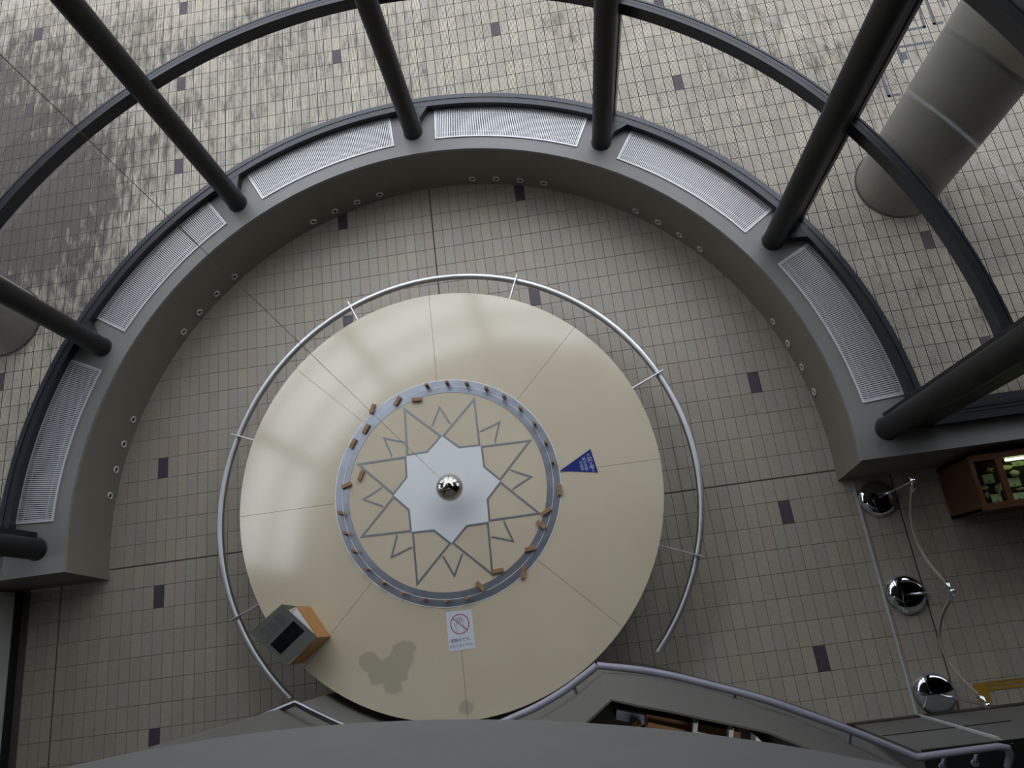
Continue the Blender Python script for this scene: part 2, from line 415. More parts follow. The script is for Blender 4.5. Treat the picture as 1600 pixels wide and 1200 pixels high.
# thin dark right-angled strips on the paving near the round concrete pillar
mb = MB()
for pl in (((4.49, 5.73), (4.47, 5.47), (4.26, 5.47)), ((4.59, 5.95), (4.58, 5.49), (4.66, 5.49)), ((4.11, 5.27), (4.48, 5.27)), ((4.13, 5.24), (4.13, 5.08)), ((3.88, 4.99), (3.88, 4.69), (3.99, 4.69)), ((4.75, 6.0), (4.74, 5.7))):
    for a, b in zip(pl, pl[1:]):
        u = (b[0] - a[0], b[1] - a[1]); L_ = math.hypot(*u)
        mb.obox(((a[0] + b[0]) / 2, (a[1] + b[1]) / 2), u, L_ / 2 + 0.014, (-u[1], u[0]), 0.014, -0.003, 0.002)
mb.box(4.14, 4.20, 5.10, 5.20, -0.003, 0.002)
struct(mb.build('dark_strips', pbr('dark paving strip', (66, 64, 74), 0.6)))

# ------------------------------------------------------------------ curved window sill wall (wall_north) and its returns
ZS = 0.62
wn_body = [P(3.335, a) for a in range(1, 180, 4)]
inner_base = [(9.0, 0.853), (2.366, 0.856)] + [P(3.335, a) for a in [-4 + 2 * i for i in range(0, 95)] if -4.2 < a < 184.2] + [(-4.298, 0.862), (-9.0, 0.875)]
inner_top = [(9.0, 0.93), (2.376, 0.912)] + [P(3.335, a) for a in [-3 + 2 * i for i in range(0, 94)] if -3.2 < a < 183.2] + [(-4.305, 0.900), (-9.0, 0.92)]
# keep only the arc between the two corners
def arcpts(a0, a1, n=60): return [P(3.335, a0 + (a1 - a0) * i / n) for i in range(n + 1)]
bot = [(9.0, 0.853)] + arcpts(-4.9, 184.8) + [(-9.0, 0.885)]
top = [(9.0, 0.925)] + arcpts(-3.95, 184.1) + [(-9.0, 0.92)]
outer = [(-9.0, 1.29), (-4.86, 1.29)] + [P(3.915, a) for a in range(177, 2, -3)] + [(2.92, 1.29), (9.0, 1.29)]
vb = MB(); nb = len(bot)
def strip(mb, A, zA, B, zB):
    n = len(A); mb.add([(x, y, zA) for x, y in A] + [(x, y, zB) for x, y in B], [(i, i + 1, i + 1 + n, i + n) for i in range(n - 1)])
strip(vb, bot, -0.05, top, ZS - 0.03)
strip(vb, outer, -0.05, outer, ZS - 0.03)
wall_n = struct(vb.build('wall_north', m_wall_in, smooth=30))
# top slab of the sill as an extruded closed polygon with a small drip nosing
sl = [(9.0, 0.925)] + [P(3.330, -3.9 + 188.0 * i / 60) for i in range(61)] + [(-9.0, 0.915)]
slab = MB()
# slab polygon split in quads between inner polyline and matching outer points
def outer_match(p):
    x, y = p
    if y < 1.142 and (x > 2.3 or x < -4.2): return (x if abs(x) > 4 or True else x, 1.29)
    a = math.atan2(y - CEN[1], x - CEN[0]); return P(3.915, math.degrees(a))
iv = [(9.0, 0.918), (6.0, 0.917), (2.92, 0.913)]; ov = [(9.0, 1.29), (6.0, 1.29), (2.92, 1.29)]
for i in range(61):
    a = -3.9 + 188.0 * i / 60; iv.append(P(3.330, a)); ao = 2.2 + (177.8 - 2.2) * i / 60; ov.append(P(3.915, ao))
iv += [(-4.86, 0.905), (-9.0, 0.915)]; ov += [(-4.86, 1.29), (-9.0, 1.29)]
n = len(iv)
slab.add([(x, y, ZS - 0.03) for x, y in iv] + [(x, y, ZS - 0.03) for x, y in ov] + [(x, y, ZS) for x, y in iv] + [(x, y, ZS) for x, y in ov],
         [q for i in range(n - 1) for q in ((i, i + n, i + n + 1, i + 1), (2 * n + i, 2 * n + i + 1, 3 * n + i + 1, 3 * n + i), (i, i + 1, 2 * n + i + 1, 2 * n + i), (n + i, 3 * n + i, 3 * n + i + 1, n + i + 1))])
slab.build('sill_slab', m_sill, wall_n)
tr_ = MB()
for k in range(6):
    pass
# round vents low on the wall, four to each bay
me_ring = None
for base in (15.4, 45.4, 75.4, 105.3, 135.2, 165.1):
    for da in (-6.45, -2.15, 2.15, 6.45):
        a = base + da; c = Vector(P(3.335, a, 0.108)); nrm = Vector((-math.cos(R(a)), -math.sin(R(a)), 0)); t = Vector((-math.sin(R(a)), math.cos(R(a)), 0)); up = Vector((0, 0, 1))
        mbv = MB(); N1, N2 = 20, 8; vs_ = []
        for i in range(N1):
            u = 2 * PI * i / N1; d = t * math.cos(u) + up * math.sin(u)
            for j in range(N2):
                w = 2 * PI * j / N2; vs_.append(c + d * (0.028 + 0.0085 * math.cos(w)) + nrm * (0.006 + 0.009 * math.sin(w)))
        mbv.add(vs_, [(i * N2 + j, ((i + 1) % N1) * N2 + j, ((i + 1) % N1) * N2 + (j + 1) % N2, i * N2 + (j + 1) % N2) for i in range(N1) for j in range(N2)])
        ring = mbv.build('vent_ring', m_vent, wall_n, smooth=60)
        hole = MB().add([c + nrm * 0.003 + (t * math.cos(2 * PI * i / 16) + up * math.sin(2 * PI * i / 16)) * 0.026 for i in range(16)], [tuple(range(16))])
        hole.build('vent_hole', m_duct, ring)

# grilles set in the sill
GL = ['lowest on the left, in shadow', 'upper left, below the dark weathered paving', 'left of the top column', 'at the top, between the two top columns', 'upper right, brightest and widest looking', 'lowest on the right']
for k, base in enumerate((165.0, 135.15, 105.1, 75.15, 45.3, 15.45)):
    t = thing('floor_grille', 'curved aluminium air grille in the sill, ' + GL[k], 'grille', P(3.64, base, ZS))
    a0, a1 = base - 11.6, base + 11.6
    fr = MB(); fr.arc(CEN, 3.462, 3.476, ZS, ZS + 0.010, a0, a1, 24).arc(CEN, 3.793, 3.807, ZS, ZS + 0.010, a0, a1, 24)
    fr.arc(CEN, 3.476, 3.793, ZS, ZS + 0.010, a0, a0 + 0.28, 1).arc(CEN, 3.476, 3.793, ZS, ZS + 0.010, a1 - 0.28, a1, 1)
    fr.build('frame', m_alu, t)
    MB().arc(CEN, 3.476, 3.793, ZS, ZS + 0.0015, a0 + 0.28, a1 - 0.28, 24).build('recess', m_duct, t)
    sb = MB(); ns = 82
    for i in range(ns):
        a = a0 + 0.28 + (a1 - a0 - 0.56) * (i + 0.5) / ns
        sb.arc(CEN, 3.476, 3.793, ZS + 0.0015, ZS + 0.0095, a - 0.074, a + 0.074, 1)
    for rr in (3.53, 3.74): sb.arc(CEN, rr - 0.0015, rr + 0.0015, ZS + 0.0015, ZS + 0.004, a0 + 0.28, a1 - 0.28, 24)
    so = sb.build('slats', m_alu, t); so['kind'] = 'stuff'

# ------------------------------------------------------------------ steel columns on the sill
CL = ['on the right end of the curved sill, its shaft running to the right edge', 'upper right, just left of the round concrete pillar', 'at top centre right, nearly upright in the view', 'at top centre left, leaning left in the view', 'upper left, its shaft running to the top left corner', 'on the left, shaft running to the left edge below the weathered paving', 'on the left end of the sill, lowest of all']
for k in range(7):
    a = 30 * k + 0.25 - 0.25 * (k == 0) * 1; x, y = P(3.585, a)
    t = thing('steel_column', 'round charcoal steel column ' + CL[k], 'column', (x, y, ZS))
    MB().lathe((x, y), [(0.089, ZS), (0.089, 8.0)], 40).build('shaft', m_steel, t, smooth=40)
    MB().lathe((x, y), [(0.097, ZS), (0.097, ZS + 0.006), (0.090, ZS + 0.012)], 40).build('base_ring', m_steel, t, smooth=40)
    # fin that ties the column to the glazing
    if k in (0, 6): continue
    q = [P(3.64, a + 0.55), P(3.64, a - 0.55), P(3.80, a - 0.55), P(3.80, a + 0.55)]
    MB().prism(q, ZS + 0.08, 8.0).build('fin', m_steel, t)
    g = [P(3.60, a - 1.35), P(3.685, a - 1.45), P(3.80, a - 2.7), P(3.80, a + 0.5), P(3.60, a + 0.3)]
    MB().prism(g, ZS, ZS + 0.078).build('foot_plate', m_frame, t)

# ------------------------------------------------------------------ glazing bays
TOPS = [2.075, 3.41, 4.75, 6.09, 7.43]
for k in range(6):
    a0, a1 = 30 * k + 0.25, 30 * k + 30.25
    w = struct(empty('window_%d' % (k + 1), P(3.85, a0 + 15, ZS)))
    b = MB(); b.arc(CEN, 3.800, 3.852, ZS, 0.70, a0, a1, 26).arc(CEN, 3.852, 3.862, ZS, 0.692, a0, a1, 26).arc(CEN, 3.870, 3.915, ZS, 0.695, a0, a1, 26)
    b.build('bottom_rail', m_frame, w)
    MB().arc(CEN, 3.862, 3.870, ZS, 0.688, a0, a1, 26).arc(CEN, 3.850, 3.853, ZS, 0.7006, a0, a1, 26).build('gasket', m_gasket, w)
    # little fixing screws
    sc = MB()
    for i in range(7):
        c = P(3.826, a0 + 3.5 + 23 * i / 6); sc.lathe(c, [(0.004, 0.70), (0.004, 0.7015)], 8)
    so = sc.build('screws', m_gasket, w); so['kind'] = 'stuff'
    zp = 0.69
    for zt in TOPS:
        tr = MB(); tr.arc(CEN, 3.800, 3.858, zt - 0.105, zt, a0, a1, 26).arc(CEN, 3.870, 3.885, zt - 0.105, zt - 0.004, a0, a1, 26).arc(CEN, 3.858, 3.870, zt - 0.10, zt - 0.010, a0, a1, 26)
        to = tr.build('transom', m_frame, w)
        MB().arc(CEN, 3.832, 3.835, zt, zt + 0.0006, a0, a1, 26).build('gasket_line', m_gasket, to)
        MB().arc(CEN, 3.863, 3.867, zp, zt - 0.10, a0 + 0.4, a1 - 0.4, 26).build('pane', m_glass, w, smooth=40)
        zp = zt - 0.012
    MB().arc(CEN, 3.863, 3.867, zp, 8.0, a0 + 0.4, a1 - 0.4, 26).build('pane', m_glass, w, smooth=40)
    MB().arc(CEN, 3.845, 3.895, ZS + 0.07, 8.0, a1 - 0.5, a1 + 0.5, 2).build('mullion', m_frame, w)

# straight glazing returns, left and right
for nm, x0, x1 in (('window_7', 2.92, 9.0), ('window_8', -9.0, -4.86)):
    w = struct(empty(nm, ((x0 + x1) / 2, 1.2, ZS)))
    b = MB().box(x0, x1, 1.10, 1.16, ZS, 0.70).box(x0, x1, 1.17, 1.19, ZS, 0.69).box(x0, x1, 1.20, 1.285, ZS, 0.695)
    b.build('bottom_rail', m_frame, w)
    MB().box(x0, x1, 1.16, 1.17, ZS, 0.685).box(x0, x1, 1.19, 1.20, ZS, 0.685).build('gasket', m_gasket, w)
    MB().box(x0, x1, 1.193, 1.197, 0.68, 2.0).build('pane', m_glass, w)
    MB().box(x0, x1, 1.12, 1.26, 1.97, 2.075).build('transom', m_frame, w)
    e = x0 if x0 > 0 else x1
    MB().box(e - 0.03, e + 0.03, 1.12, 1.26, 0.69, 1.98).build('mullion', m_frame, w)
    struct(MB().box(x0, x1, 1.10, 1.30, 2.075, 8.0).build('wall_upper_right' if x0 > 0 else 'wall_upper_left', m_wall_dark))
struct(MB().box(2.62, 2.95, 1.11, 1.27, ZS, 8.0).build('trim_2', m_steel))
struct(MB().box(-4.88, -4.56, 1.11, 1.27, ZS, 8.0).build('trim_3', m_steel))

# ------------------------------------------------------------------ the rest of the shell
struct(MB().box(-5.5, -5.14, -9, 0.86, 0.0, 8.0).build('wall_left', m_wall_pale))
struct(MB().box(-5.14, -5.125, -9, 0.86, 0.0, 0.085).build('baseboard_left', m_dark))
struct(MB().box(9.0, 9.2, -9.2, 1.3, 0.0, 8.0).build('wall_right', m_wall_dark))
struct(MB().box(-5.5, 9.2, -9.2, -9.0, 0.0, 8.0).build('wall_back', m_wall_dark))
CE = [(-9.2, -9.2), (9.2, -9.2), (9.2, 1.4)] + [P(4.05, a) for a in range(0, 181, 6)] + [(-9.2, 1.4)]
struct(MB().prism(CE, 8.0, 8.3).build('ceiling', m_wall_dark))

# ------------------------------------------------------------------ balcony the picture is taken from (fascia, slab)
BC = (-1.285, -7.7)
fa = MB(); fa.arc(BC, 7.30, 7.445, 3.62, 5.55, 50, 130, 60)
bal = struct(fa.build('wall_balcony', m_concrete, smooth=30))
sb = MB(); sb.arc(BC, 0.5, 7.30, 3.62, 4.35, 50, 130, 40)
struct(sb.build('floor_balcony', m_concrete))
struct(MB().box(-5.14, -4.0, -9, -1.3, 3.62, 4.35).box(2.6, 9.0, -9, -1.5, 3.62, 4.35).build('floor_balcony.001', m_wall_dark))  # unseen slab beside the balcony, added to shade the floor below

# ------------------------------------------------------------------ curved core wall beside the pendulum table
arcB = [P(1.815, -126.8 + (126.8 - 55.5) * i / 24) for i in range(0, 25)]
baseR = [(0.235, -0.370), (0.396, -0.405), (0.55, -0.455), (0.706, -0.511), (0.86, -0.570), (1.013, -0.63), (1.371, -0.768), (1.66, -0.90), (1.93, -1.045), (2.2, -1.22)]
topR = [(0.054, -0.311), (0.162, -0.346), (0.281, -0.38), (0.397, -0.418), (0.513, -0.454), (0.627, -0.491), (0.751, -0.556), (0.919, -0.658), (1.094, -0.797), (1.247, -0.95), (1.75, -1.35)]
outerc = [(-2.09, -9.0), (-2.09, -0.350)] + arcB + baseR
topc = [(-2.09, -9.0), (-2.09, -0.350)] + [P(1.815 - 0.039 * i / 23, -126.8 + (126.8 - 55.5) * i / 24) for i in range(24)] + topR
cw = MB(); n = len(outerc); ZT = 3.4
def offset(pl, d):
    res = []
    for i, p in enumerate(pl):
        a = Vector(pl[max(i - 1, 0)]); b = Vector(pl[min(i + 1, len(pl) - 1)]); t = (b - a).normalized(); nrm = Vector((t.y, -t.x))
        res.append((p[0] + nrm.x * d, p[1] + nrm.y * d))
    return res
tin = offset(topc, 0.008); bin_ = offset(outerc, 0.03)
cw.add([(x, y, 0) for x, y in outerc] + [(x, y, 0) for x, y in bin_] + [(x, y, ZT) for x, y in topc] + [(x, y, ZT) for x, y in tin],
       [q for i in range(n - 1) for q in ((i, i + 1, 2 * n + i + 1, 2 * n + i), (n + i + 1, n + i, 3 * n + i, 3 * n + i + 1), (2 * n + i, 2 * n + i + 1, 3 * n + i + 1, 3 * n + i))])
wall_core = struct(cw.build('wall_core', m_core, smooth=30))
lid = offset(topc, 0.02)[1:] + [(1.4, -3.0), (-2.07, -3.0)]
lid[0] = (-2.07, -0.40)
struct(MB().prism(lid, 3.05, 3.10).build('booth_dark_panel', m_black))  # black panel, its colour stands in for the booth's dark inside
# lower straight wall running east from it
ew = MB().box(1.96, 7.0, -1.22, -1.045, 0.0, 1.27)
wall_e = struct(ew.build('wall_low', m_core))
MB().box(1.96, 7.0, -1.235, -1.030, 1.27, 1.295).build('coping', m_dark, wall_e)
MB().prism([(1.965, -1.04), (2.86, -1.04), (2.86, -1.05), (1.965, -1.05)], 0.62, 0.632).build('joint_line', m_dark, wall_e)
struct(MB().box(1.93, 7.0, -1.045, -1.033, 0.0, 0.07).build('baseboard_low', pbr('brown vinyl skirting', (66, 58, 50), 0.6)))

# handrail on the core wall
def smoothpts(pts, n=6):
    P_ = [Vector(p) for p in pts]; out = []
    for i in range(len(P_) - 1):
        p0 = P_[max(i - 1, 0)]; p1 = P_[i]; p2 = P_[i + 1]; p3 = P_[min(i + 2, len(P_) - 1)]
        for k in range(n):
            t = k / n
            out.append(0.5 * ((2 * p1) + (p2 - p0) * t + (2 * p0 - 5 * p1 + 4 * p2 - p3) * t * t + (3 * p1 - p0 - 3 * p2 + p3) * t ** 3))
    out.append(P_[-1]); return out
hr = thing('handrail', 'grey tubular handrail bracketed to the curved grey wall right of the table', 'handrail', (0.03, -0.32, 0))
ZR = 1.55
arcR = [(-1.2, -0.58, 1.55), (-0.95, -0.605, 1.55), (-0.75, -0.59, 1.55), (-0.549, -0.536, 1.55), (-0.379, -0.487, 1.55), (-0.206, -0.417, 1.55), (-0.073, -0.349, 1.55), (0.03, -0.292, 1.55)]
runR = [(0.03, -0.292, 1.55), (0.294, -0.35, 1.55), (0.486, -0.406, 1.55), (0.674, -0.473, 1.55), (0.858, -0.542, 1.55), (1.038, -0.614, 1.55), (1.248, -0.714, 1.55), (1.452, -0.815, 1.55), (1.651, -0.921, 1.55), (1.819, -1.015, 1.55)]
runE = [(1.819, -1.015, 1.55), (2.073, -1.011, 1.55), (2.296, -1.008, 1.55), (2.344, -1.02, 1.55), (2.356, -1.069, 1.53), (2.342, -1.1320000000000001, 1.49)]
MB().tube(smoothpts(arcR), 0.022, 14).tube(smoothpts(runR), 0.022, 14).tube(runE, 0.022, 14).build('tube', m_railp, hr, smooth=50)
for (x, y, dx, dy) in [(-0.14, -0.4, 0.03, -0.075), (0.86, -0.555, -0.02, -0.075), (1.5, -0.845, -0.03, -0.085), (2.02, -1.02, -0.04, -0.075), (2.21, -1.02, -0.04, -0.075)]:
    MB().tube([(x, y, ZR - 0.01), (x, y, ZR - 0.06), (x + dx * 0.5, y + dy * 0.5, ZR - 0.075), (x + dx, y + dy, ZR - 0.075)], 0.012, 8).lathe((x + dx, y + dy), [(0.02, ZR - 0.085), (0.02, ZR - 0.065)], 10).build('bracket', m_railp, hr, smooth=50)
hl = thing('handrail', 'dark shiny handrail bent round the wall corner left of the table', 'handrail', (-1.95, -0.29, 0))
MB().tube([(-2.483, -0.428, 1.55), (-2.216, -0.354, 1.55), (-1.948, -0.288, 1.55), (-1.83, -0.359, 1.55), (-1.672, -0.445, 1.55), (-1.45, -0.55, 1.55), (-1.25, -0.58, 1.55)], 0.022, 14).build('tube', m_dkchrome, hl, smooth=50)
MB().tube([(-1.72, -0.44, ZR - 0.01), (-1.72, -0.44, ZR - 0.06), (-1.76, -0.52, ZR - 0.08)], 0.010, 8).build('bracket', m_railp, hl, smooth=50)

# cable moulding along the floor, up the low wall
cd = thing('cable_moulding', 'thin pale cable moulding across floor, climbing the low wall at right', 'cable cover', (2.48, 0.8, 0))
MB().box(2.463, 2.481, -1.03, 0.84, 0.0, 0.012).build('floor_run', m_mould, cd)
MB().box(2.474, 2.498, -1.045, -1.030, 0.012, 1.165).build('wall_run', m_mould, cd)
MB().tube([(2.486, -1.04, 1.16), (2.496, -1.045, 1.22), (2.50, -1.05, 1.30)], 0.003, 6).build('cable', m_mould, cd)

# ------------------------------------------------------------------ pendulum table
ZT_ = 0.70
tb = thing('pendulum_table', 'large round cream table with steel ring and white star plate, in the middle', 'table', (CEN[0], CEN[1], 0))
def sector(mb, r0, r1, z0, z1, a0, a1, gap, n=24):
    # straight-sided gap of constant width between panels
    def pt(r, a, sgn):
        off = math.asin(min(1, gap / r)); return P(r, a + sgn * math.degrees(off))
    pol = [pt(r1, a0, 1)] + [P(r1, a0 + (a1 - a0) * i / n) for i in range(1, n)] + [pt(r1, a1, -1), pt(r0, a1, -1)] + [P(r0, a1 - (a1 - a0) * i / n) for i in range(1, n)] + [pt(r0, a0, 1)]
    m_ = len(pol) // 2
    A = [pt(r0, a0, 1)] + [P(r0, a0 + (a1 - a0) * i / n) for i in range(1, n)] + [pt(r0, a1, -1)]
    B = [pt(r1, a0, 1)] + [P(r1, a0 + (a1 - a0) * i / n) for i in range(1, n)] + [pt(r1, a1, -1)]
    N = n + 1
    mb.add([(x, y, z0) for x, y in A] + [(x, y, z0) for x, y in B] + [(x, y, z1) for x, y in A] + [(x, y, z1) for x, y in B],
           [q for i in range(n) for q in ((i, i + 1, N + i + 1, N + i), (2 * N + i, 3 * N + i, 3 * N + i + 1, 2 * N + i + 1), (N + i, N + i + 1, 3 * N + i + 1, 3 * N + i), (i, 2 * N + i, 2 * N + i + 1, i + 1))] +
           [(0, N, 3 * N, 2 * N), (n, 2 * N + n, 3 * N + n, N + n)])
for k in range(8):
    mb = MB(); sector(mb, 0.938, 1.752, ZT_ - 0.03, ZT_, 45 * k - 0.1, 45 * k + 44.9, 0.0013, 30)
    mb.build('tabletop_panel', m_table, tb)
MB().arc(CEN, 0.0, 1.735, ZT_ - 0.05, ZT_ - 0.031, 0, 360, 96).build('underlay', m_dark, tb)
MB().arc(CEN, 1.715, 1.742, ZT_ - 0.10, ZT_ - 0.05, 0, 360, 96).build('skirt', m_dark, tb)
MB().lathe(CEN, [(1.50, 0.0), (1.50, 0.08), (1.42, 0.10), (1.42, ZT_ - 0.05)], 80).build('pedestal', m_wall_in, tb, smooth=30)
MB().arc(CEN, 0.0, 0.822, ZT_ - 0.03, ZT_ - 0.0015, 0, 360, 96).build('centre_disc', m_table, tb)
# peg ring: two flat steel bands with a fine bright groove between
rg = MB().arc(CEN, 0.823, 0.8735, ZT_ - 0.03, ZT_ + 0.001, 0, 360, 120).arc(CEN, 0.8775, 0.934, ZT_ - 0.03, ZT_ + 0.002, 0, 360, 120)
ringo = rg.build('peg_ring', pbr('dull steel ring', (150, 156, 166), 0.36, metal=0.9, var=0.10, scale=9), tb)
MB().arc(CEN, 0.8735, 0.8775, ZT_ - 0.03, ZT_ + 0.0025, 0, 360, 120).arc(CEN, 0.931, 0.9375, ZT_ - 0.03, ZT_ + 0.003, 0, 360, 120).build('bright_edge', m_alu, ringo)
# star
def K(r, a): return P(r, a)
star = []
for k in range(8): star += [K(0.444, 45 * k - 0.3), K(0.344, 45 * k + 22.2)]
MB().prism(star, ZT_ - 0.003, ZT_ + 0.0006).build('star_plate', m_white, tb)
def strip_line(mb, pts, w, z0, z1, closed=False):
    n = len(pts); idx = range(n if closed else n - 1)
    for i in idx:
        a = Vector(pts[i]); b = Vector(pts[(i + 1) % n]); u = b - a; c = (a + b) / 2
        mb.obox((c.x, c.y), (u.x, u.y), u.length / 2 + w * 0.35, (-u.y, u.x), w / 2, z0, z1)
def inset(poly, d):
    c = Vector((sum(p[0] for p in poly) / len(poly), sum(p[1] for p in poly) / len(poly)))
    n = len(poly); area_ = sum(poly[i][0] * poly[(i + 1) % n][1] - poly[(i + 1) % n][0] * poly[i][1] for i in range(n)); s = 1 if area_ > 0 else -1
    out = []
    for i in range(n):
        a = Vector(poly[i - 1]); b = Vector(poly[i]); c_ = Vector(poly[(i + 1) % n])
        u = (b - a).normalized(); v = (c_ - b).normalized(); n1 = Vector((-u.y, u.x)) * s; n2 = Vector((-v.y, v.x)) * s
        m_ = (n1 + n2); m_ = m_ / max(0.15, m_.dot(n1)) ; out.append((b.x + m_.x * d, b.y + m_.y * d))
    return out
wl = 0.0155
for k in range(8):
    T = K(0.806, 45 * k + 22.2); S0 = K(0.444, 45 * k - 0.3); S1 = K(0.444, 45 * k + 44.7); V = K(0.344, 45 * k + 22.2)
    kite = [T, S0, V, S1]; inn = inset(kite, wl)
    mb = MB()
    for i in range(4):
        j = (i + 1) % 4
        mb.prism([kite[i], kite[j], inn[j], inn[i]], ZT_ - 0.002, ZT_ + 0.0016)
    mb.build('kite_inlay', m_inlay, tb)
    # small spike between this kite and the previous one
    U = K(0.715, 45 * k - 0.3); Tp = K(0.806, 45 * (k - 1) + 22.2)
    A = Vector(S0).lerp(Vector(T), 0.29); B = Vector(S0).lerp(Vector(Tp), 0.29)
    mb = MB(); tri = [tuple(A), U, tuple(B)]; it = inset(tri, wl * 0.92)
    mb.prism([tri[0], tri[1], it[1], it[0]], ZT_ - 0.002, ZT_ + 0.0014); mb.prism([tri[1], tri[2], it[2], it[1]], ZT_ - 0.002, ZT_ + 0.0014)
    mb.build('spike_inlay', m_inlay, tb)
# low foot rail round the table
RR = 2.09; zr = 0.35
pts = [P(RR, -44.4 + (224.6 + 44.4) * i / 120, zr) for i in range(121)]
MB().tube(pts, 0.030, 20).build('foot_rail', m_satin, tb, smooth=60)
for a in (157.2, 112.75, 67.9, 23.0, -21.6, -158.0):
    c = Vector((-math.sin(R(a)), math.cos(R(a))))
    p0 = Vector(P(1.42, a)); p1 = Vector(P(2.135, a)); u = p1 - p0; m_ = (p0 + p1) / 2
    MB().obox((m_.x, m_.y), (u.x, u.y), u.length / 2, (-u.y, u.x), 0.005, zr + 0.026, zr + 0.062).build('rail_bracket', m_satin, tb)

# ------------------------------------------------------------------ pendulum
bx, by, bz = -0.911, 1.104, 0.90
pd = thing('pendulum', 'polished steel pendulum ball hanging on a thin wire above the white star', 'pendulum', (bx, by, bz))
rb = 0.108; prof = [(max(0.0005, rb * math.sin(PI * i / 24)), bz - rb * math.cos(PI * i / 24)) for i in range(25)]
MB().lathe((bx, by), prof, 48).build('bob', m_ball, pd, smooth=80)
MB().lathe((bx, by), [(0.011, bz + rb - 0.004), (0.011, bz + rb + 0.012), (0.004, bz + rb + 0.02), (0.002, bz + rb + 0.05)], 16).build('wire_clamp', m_ball, pd, smooth=40)
MB().tube([(bx, by, bz + rb), (bx, by, 8.0)], 0.0009, 6).build('wire', pbr('dark steel wire', (122, 112, 98), 0.5, metal=0.3), pd)

# ------------------------------------------------------------------ pegs
ORD = ['first', 'second', 'third', 'fourth', 'fifth', 'sixth', 'seventh', 'eighth', 'ninth']
def peg(name, label, c, ang, lying, L_=0.086):
    hw, ht = 0.0155, 0.0125
    mb = MB(); ca, sa = math.cos(R(ang)), math.sin(R(ang))
    if lying: mb.obox(c, (ca, sa), L_ / 2, (-sa, ca), hw, ZT_ + 0.003, ZT_ + 0.003 + 2 * ht)
    else: mb.obox(c, (ca, sa), ht * 0.8, (-sa, ca), hw * 0.85, ZT_ + 0.003, ZT_ + 0.003 + L_)
    o = mb.build(name, m_peg, None, bevel=0.0015, loc=(c[0], c[1], ZT_)); return tag(o, label, 'peg', 'wooden pegs lying on and beside the ring' if lying else 'wooden pegs standing on the ring')
STAND_A = [95.05, 83.87, 72.81, 61.67, 50.77, 39.54, 28.23, 16.25, 5.34]
STAND_B = [-174.12, -163.07, -152.5, -140.51, -129.43, -117.91, -106.58, -94.96, -84.39]
for i, a in enumerate(STAND_A): peg('peg', 'upright wooden peg, %s of nine going clockwise along the upper right of the ring' % ORD[i], P(0.893, a), a, False)
for i, a in enumerate(STAND_B): peg('peg', 'upright wooden peg, %s of nine going anticlockwise along the lower left of the ring' % ORD[i], P(0.888, a), a, False)
FALL = [(-1.538, 1.907, 68, 'outside the ring at upper left, under the wire'), (-1.319, 1.944, 53, 'across the ring groove at upper left'), (-1.15, 1.932, -4, 'level inside the ring edge near the top, at the long star point'),
        (-1.606, 1.74, 57, 'on the ring below the wire, left side'), (-1.724, 1.627, 57, 'on the left outer edge of the ring, reddish'), (-1.67, 1.347, 64, 'inside the ring at left, touching the leftmost star point'),
        (-1.797, 1.28, 15, 'across the ring at far left'), (-0.055, 0.998, 86, 'on the right outer edge of the ring below the blue marker'), (-0.182, 0.843, 27, 'over the inner ring edge at the right star point'),
        (-0.239, 0.743, -48, 'leaning inside the ring edge at lower right, slanting down right'), (-0.349, 0.569, 6, 'nearly level on the inner ring edge at lower right'), (-0.427, 0.393, 77, 'across the outer ring edge at lower right, pointing down the picture'),
        (-0.623, 0.435, 4, 'covering the lower right long star point inside the ring'), (-0.774, 0.336, -51, 'slanting across the ring near the bottom')]
for x, y, a, l in FALL: peg('peg', 'fallen wooden peg ' + l, (x, y), a, True)

# ------------------------------------------------------------------ no-touch sheet and blue marker
sg = thing('notice', 'white notice with a crossed-out hand and Japanese text, on table below ring', 'sign', (-0.9645, 0.032, ZT_))
cx, cy = -0.9645, 0.032
MB().box(cx - 0.102, cx + 0.102, cy - 0.144, cy + 0.144, ZT_ + 0.0003, ZT_ + 0.0015).build('sheet', m_paper, sg)
zc = ZT_ + 0.0015
rc = (cx + 0.0, cy + 0.045)
cb = MB(); cb.arc(rc, 0.068, 0.0745, zc, zc + 0.0006, 0, 360, 48); cb.obox(rc, (1, -0.93), 0.070, (0.93, 1), 0.0032, zc + 0.0003, zc + 0.0009)
cb.build('prohibition_circle', m_red, sg)
hd = [(-0.022, -0.060), (-0.030, -0.030), (-0.045, 0.004), (-0.040, 0.010), (-0.026, -0.012), (-0.025, 0.038), (-0.019, 0.046), (-0.014, 0.038), (-0.012, 0.006), (-0.011, 0.046), (-0.006, 0.053), (0.0, 0.046), (0.001, 0.008), (0.004, 0.050), (0.009, 0.055), (0.014, 0.047), (0.013, 0.006), (0.018, 0.036), (0.023, 0.041), (0.028, 0.033), (0.028, -0.010), (0.030, -0.030), (0.026, -0.058)]
hb = MB(); strip_line(hb, [(rc[0] + a, rc[1] + b) for a, b in hd], 0.0022, zc, zc + 0.0005); hb.build('hand_outline', m_ink, sg)
text('実験中です。', 0.030, (cx + 0.004, cy - 0.072, zc + 0.0004), 2, m_ink, sg, 'lettering', 0.0003)
text('さわらないでね。', 0.0255, (cx + 0.004, cy - 0.111, zc + 0.0004), 2, m_ink, sg, 'lettering', 0.0003)
bmk = thing('marker', 'blue triangular marker pointing at the ring from the right, pale lettering', 'sign', (0.16, 1.18, ZT_))
MB().prism([(-0.032, 1.153), (0.242, 1.298), (0.273, 1.098)], ZT_ + 0.0008, ZT_ + 0.004).build('plate', m_blue, bmk)
zb = ZT_ + 0.0045
